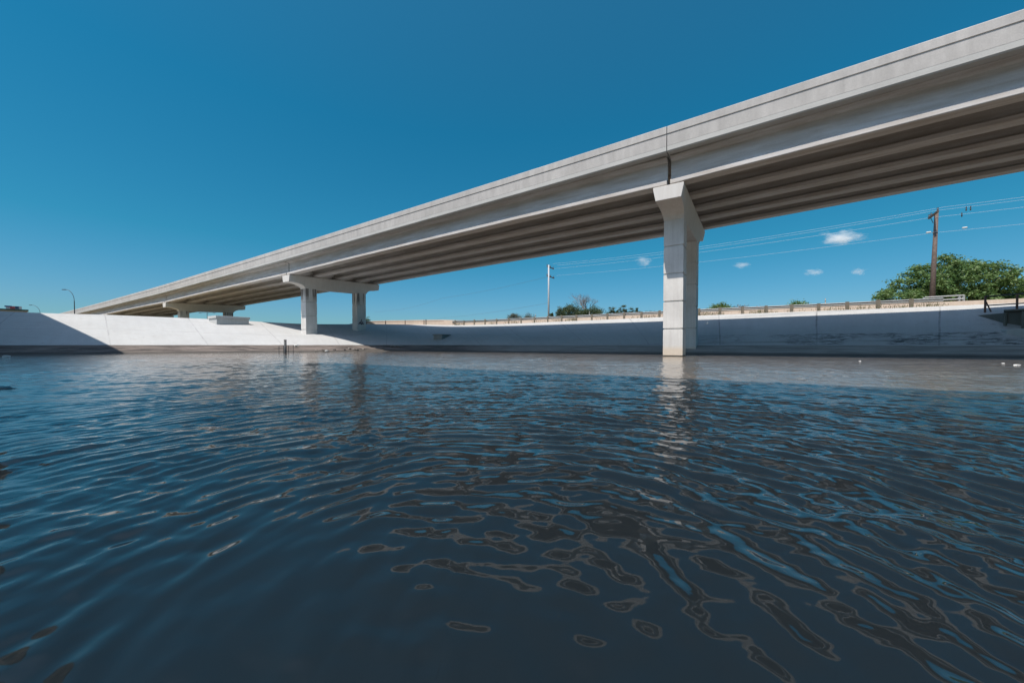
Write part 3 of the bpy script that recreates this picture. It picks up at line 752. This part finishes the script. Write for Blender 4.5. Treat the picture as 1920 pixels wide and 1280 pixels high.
def wire(pts, r, mat, label, ins=()):
    out = []
    for (a, b, sag) in pts:
        a, b = Vector(a), Vector(b)
        for i in range(0 if not out else 1, 25):
            t = i / 24; p = a.lerp(b, t); p.z -= 4 * sag * t * (1 - t); out.append(p)
    root = empty('power_cable', tuple(out[0]), 0, label=label, cat='power cable', group='overhead cables')
    MB().tube([p - out[0] for p in out], r, 5).build('strand', mat, root)
    for q in ins:
        q = Vector(q) - out[0]; MB().tube([q, q - Vector((0, 0, .12)), q - Vector((0, 0, .22)), q - Vector((0, 0, .34))], [.02, .07, .05, .08], 7).build('insulator', M['dkwire'], root)
def ext(a, b, t): a, b = Vector(a), Vector(b); return b + (b - a) * t
A1, A2 = Vector((39.0, 33.4, 13.12)), Vector((6.6, 59.5, 13.75))
def wset(a1, a2, name, sag, r=.0095, ins=(), drop=-.6):
    far = ext(a2, a1, 1.0); far.z = a1.z + drop
    left = ext(a1, a2, 1.6); left.z = a2.z + .2
    wire([(far, a1, .35), (a1, a2, sag)], r, M['wire'], name, ins)
    return left
wset(A1, A2, 'topmost bright overhead cable between the two utility poles', .55)
wset(A1 + Vector((.4, .9, .02)), A2 + Vector((.8, .8, -.05)), 'second bright overhead cable just under the topmost one', .55, r=.0095)
wset(Vector((39.7, 35.1, 12.75)), Vector((6.9, 60.6, 13.2)), 'third bright overhead cable from the left end of the brown crossarm', .45)
wset(Vector((38.9, 34, 11.0)), Vector((7.2, 60, 11.95)), 'lowest overhead cable meeting the band halfway up the brown pole', .35, r=.009)
for a, b, lb in ((zpy(519, 60), zpy(559, 84), 'faint dark cable running left from the lower crossarm of the pale pole'), (zpy(568, 60), zpy(596, 100), 'faint low dark cable running left from the foot of the pale pole')):
    e = at(830, 84 if b > 8 else 100, b)
    wire([((P2.x, P2.y, a), tuple(e), .3), (tuple(e), tuple(ext((P2.x, P2.y, a), e, 1.2)), .8)], .014, M['dkwire'], lb)
# small insulators hung on the cable ends right of the pole
def hung(px, d, py, n, label):
    p = at(px, d, zpy(py, d)); r_ = empty('cable_insulator', tuple(p), 0, label=label, cat='insulator', group='insulators on the overhead cables')
    MB().tube([(0, 0, 0), (0, 0, -.12), (0, 0, -.2), (0, 0, -.32), (0, 0, -.4)], [.015, .045, .03, .055, .03], 7).build('disc_stack', M['darksteel'], r_)
hung(1797, 33.0, 400, 2, 'dark insulator on the third cable, right of the brown pole')
hung(1805, 32.4, 389, 2, 'left dark insulator of two under the topmost cable, right of the brown pole')
hung(1813, 32.2, 388, 2, 'right dark insulator of two under the topmost cable, right of the brown pole')
for px, py, d, lb in ((1803, 428.5, 32.5, 'white splice case on the lowest cable, right of the brown pole'), (1736, 437, 34.2, 'white splice case on the lowest cable, left of the brown pole')):
    p = at(px, d, zpy(py, d)); o = MB().tube([(p.x-.13, p.y+.1, p.z-.01), (p.x-.09, p.y+.07, p.z), (p.x+.09, p.y-.07, p.z), (p.x+.13, p.y-.1, p.z+.01)], [.03, .07, .07, .03], 8).build('splice_case', M['white'])
    tag(o, lb, 'splice case', 'white splice cases')
def lamp(px, d, top_py, reach, label, double=False, hdir=-1):
    base = at(px, d, GZ); root = empty('street_lamp', tuple(base), 0, label=label, cat='street lamp', group='distant street lamps')
    h = zpy(top_py, d) - GZ
    sides = (-1, 1) if double else (hdir,)
    MB().tube([(0, 0, -.3), (0, 0, h * .74)] if not double else [(0, 0, -.3), (0, 0, h)], [.11, .075], 8).build('pole', M['darksteel'], root)
    for sd in sides:
        if double: pts = [(0, 0, h*.93), (sd*reach*.4, 0, h*.97), (sd*reach, 0, h*.955)]
        else: pts = [(sd * reach * (1 - math.cos(t)), 0, h*.74 + h*.26 * math.sin(t)) for t in np.linspace(0, R(88), 9)]
        MB().tube(pts, .05, 6).build('arm', M['darksteel'], root)
        e = pts[-1]; MB().box(min(e[0], e[0]+sd*.8), max(e[0], e[0]+sd*.8), -.16, .16, e[2]-.1, e[2]+.06).build('lamp_head', M['darksteel'], root, bevel=.03)
lamp(141.5, 87, 543, 2.0, 'taller curved street lamp rising behind the left bank beside the bridge')
lamp(77, 120, 572, 2.7, 'low curved street lamp just above the left bank, left of the taller one')
lamp(389.5, 140, 584.5, 2.3, 'distant double-armed street lamp seen under the bridge beside the drain box', double=True)

# ------------------------------------------------------------------ far shop roof at the left edge
def shop():
    p = at(28, 95, GZ); root = empty('shop_building', tuple(p), R(53.0), label='far green-roofed building with a blue, red and white sign above the left bank', cat='building')
    zt = zpy(579.6, 95) - GZ
    green = plain('green_roof_edge', (.02, .09, .085), .5); wall = plain('shop_wall', (.35, .32, .28), .8)
    MB().box(-2.6, 2.1, 0, 5, -1, zt-.3).build('wall', wall, root)
    MB().box(-2.8, 2.3, -.4, 5.4, zt-.28, zt).build('roof', green, root)
    sg = MB().box(-1.2, 1.25, -.3, -.1, zt+.01, zt+.75).build('sign', plain('sign_white', (.55, .55, .55), .5), root)
    MB().box(-1.4, -.3, -.36, -.31, zt+.45, zt+.80).build('sign_panel', plain('sign_blue', (.03, .07, .22), .5), sg)
    MB().box(-.55, .18, -.42, -.37, zt+.05, zt+.62).build('sign_panel', plain('sign_red', (.35, .06, .07), .5), sg)
    MB().box(.22, .78, -.36, -.31, zt+.1, zt+.72).build('sign_panel', plain('sign_navy', (.02, .05, .13), .5), sg)
shop()

# ------------------------------------------------------------------ pipe, stakes, litter along the toe
def onwater(px, py): d = CAMH * 687 / (py - 646); return at(px, d, 0)
def pipe():
    p = at(535, 30.6, 0); root = empty('steel_pipe', tuple(p), 0, label='dark upright pipe standing in the water below the left bank', cat='pipe')
    MB().tube([(0, 0, -1), (0, 0, zpy(637, 30.6))], .095, 14).build('pipe_shaft', M['darksteel'], root, smooth=True)
    MB().tube([(0, 0, zpy(637, 30.6)-.05), (0, 0, zpy(637, 30.6)+.01)], .105, 14).build('rim', M['darksteel'], root)
pipe()
for px, d, top, lb in ((523, 31.5, .60, 'thin stake standing alone left of the dark pipe'), (531.3, 30.8, .62, 'thin stake close to the left of the dark pipe'), (540.5, 30.7, .62, 'thin stake close to the right of the dark pipe'), (549.7, 31.0, .66, 'thin stake standing alone right of the dark pipe')):
    p = at(px, d, 0); o = MB().tube([(p.x, p.y, -.5), (p.x+.01, p.y, top)], .02, 6).build('metal_stake', M['darksteel']); tag(o, lb, 'stake', 'thin metal stakes around the pipe')
def lump(name, p, sx, sy, sz, mat, seed, label, cat, group=None):
    rng = random.Random(seed); import bmesh
    bm = bmesh.new(); bmesh.ops.create_icosphere(bm, subdivisions=2, radius=1)
    for v in bm.verts:
        k = 1 + rng.uniform(-.28, .28); v.co = Vector((v.co.x*sx*k, v.co.y*sy*k, v.co.z*sz*k))
    me = bpy.data.meshes.new(name); bm.to_mesh(me); bm.free(); me.materials.append(mat)
    o = bpy.data.objects.new(name, me); C.objects.link(o); o.location = p; o.rotation_euler = (0, 0, rng.uniform(0, 6))
    return tag(o, label, cat, group)
rng = random.Random(2)
lump('foam_scrap', onwater(15, 668.8) + Vector((0, -.1, .03)), .15, .10, .06, M['white'], 1, 'white foam scrap at the waterline of the far left bank', 'litter')
lump('foam_scrap', at(556, 33.6, .60), .34, .2, .12, M['white'], 2, 'white scrap lying on the silt just right of the pipe', 'litter')
lump('foam_scrap', onwater(441, 660.8) + Vector((0, 0, .02)), .18, .10, .05, M['white'], 3, 'white scrap at the water edge left of the pipe', 'litter')
lump('foam_scrap', onwater(1908, 684.2) + Vector((0, 0, -.005)), .24, .07, .03, M['white'], 4, 'long white scrap floating at the right edge of the water', 'litter')
lump('foam_scrap', onwater(1882, 681.5) + Vector((0, 0, 0)), .05, .04, .025, M['white'], 5, 'tiny white scrap floating left of the long one at the right edge', 'litter')
lump('foam_scrap', onwater(1613, 677.2) + Vector((0, 0, 0)), .05, .04, .025, M['white'], 6, 'tiny white scrap floating below the shaded right bank', 'litter')
lump('dark_rock', at(-2, 5.75, .0), .16, .2, .05, plain('wet_rock', (.03, .03, .03), .4), 7, 'dark wet rock breaking the water at the left edge', 'rock')
for i, (px, w) in enumerate(((609, .26), (613, .2), (627, .25), (592, .22), (646, .2), (655, .3), (664, .3), (670, .22), (680, .3), (705, .3), (718, .26), (738, .35), (750, .4))):
    p = at(px, CAMH * 687 / (np.interp(px, [592, 610, 700, 750], [660.0, 659.8, 657.8, 657.6]) - 646) + rng.uniform(-.1, .5), .0)
    p.z = max(0.0, bank_z(p.x, p.y)) + .02
    lump('rubble_stone', p, w * rng.uniform(.5, 1.1), w*.5, w*rng.uniform(.22, .4), M['white'] if px in (613,) else M['rock'], 40 + i, 'rough broken concrete lump at the foot of the silty bank, below the second pier', 'rubble', 'rubble lumps at the waterline below the second pier')

# ------------------------------------------------------------------ clouds (real volumes high in the sky)
def cloud(px, py, wpx, hpx, seed, dens, label):
    D = 2400.0; c = Vector(((px-960)/687*D, D, zpy(py, D))); import bmesh
    rng = random.Random(seed); sx, sz = wpx/687*D/2, hpx/687*D/2
    bm = bmesh.new(); bmesh.ops.create_icosphere(bm, subdivisions=3, radius=1)
    me = bpy.data.meshes.new('cloud')
    for v in bm.verts: v.co = Vector((v.co.x*sx, v.co.y*sx*.6, v.co.z*sz))
    bm.to_mesh(me); bm.free()
    m = bpy.data.materials.new('cloud_vapour'); m.use_nodes = True; nt = m.node_tree; nt.nodes.clear()
    out = N(nt, 'ShaderNodeOutputMaterial'); pv = N(nt, 'ShaderNodeVolumePrincipled'); nt.links.new(pv.outputs[0], out.inputs[1])
    pv.inputs['Color'].default_value = (1, 1, 1, 1); pv.inputs['Anisotropy'].default_value = .2
    tc = N(nt, 'ShaderNodeTexCoord').outputs['Object']
    mp = N(nt, 'ShaderNodeMapping', i={'Scale': (1/sx, 1/(sx*.6), 1/sz)}); nt.links.new(tc, mp.inputs[0])
    ln = N(nt, 'ShaderNodeVectorMath', operation='LENGTH'); nt.links.new(mp.outputs[0], ln.inputs[0])
    nz = N(nt, 'ShaderNodeTexNoise', i={'Scale': 1.9, 'Detail': 6.0, 'Roughness': .62}); nt.links.new(math_vec(nt, mp.outputs[0], seed), nz.inputs[0])
    v = math_n(nt, 'SUBTRACT', math_n(nt, 'MULTIPLY', nz.outputs[0], 1.9), math_n(nt, 'ADD', math_n(nt, 'MULTIPLY', ln.outputs[1], .95), .28))
    v = math_n(nt, 'MULTIPLY', math_n(nt, 'MAXIMUM', v, 0.0), dens)
    nt.links.new(v, pv.inputs['Density'])
    me.materials.append(m); o = bpy.data.objects.new('cloud', me); C.objects.link(o); o.location = c
    m.cycles.volume_step_rate = 1.0
    tag(o, label, 'cloud', 'small fair-weather clouds')
def math_vec(nt, v, seed):
    a = N(nt, 'ShaderNodeVectorMath', operation='ADD'); nt.links.new(v, a.inputs[0]); a.inputs[1].default_value = (seed * 3.7, seed * 1.3, seed * .7); return a.outputs[0]
cloud(1575, 447, 100, 32, 1, .027, 'brightest small white cloud, left of the brown utility pole')
cloud(1206, 491, 42, 26, 2, .022, 'small hazy cloud beside the column under the bridge')
cloud(1389, 498, 42, 16, 3, .025, 'small thin cloud right of the column')
cloud(1523, 511, 46, 18, 4, .025, 'small thin cloud below and left of the brightest one')
cloud(1607, 510, 36, 20, 5, .025, 'small thin cloud just left of the large tree')
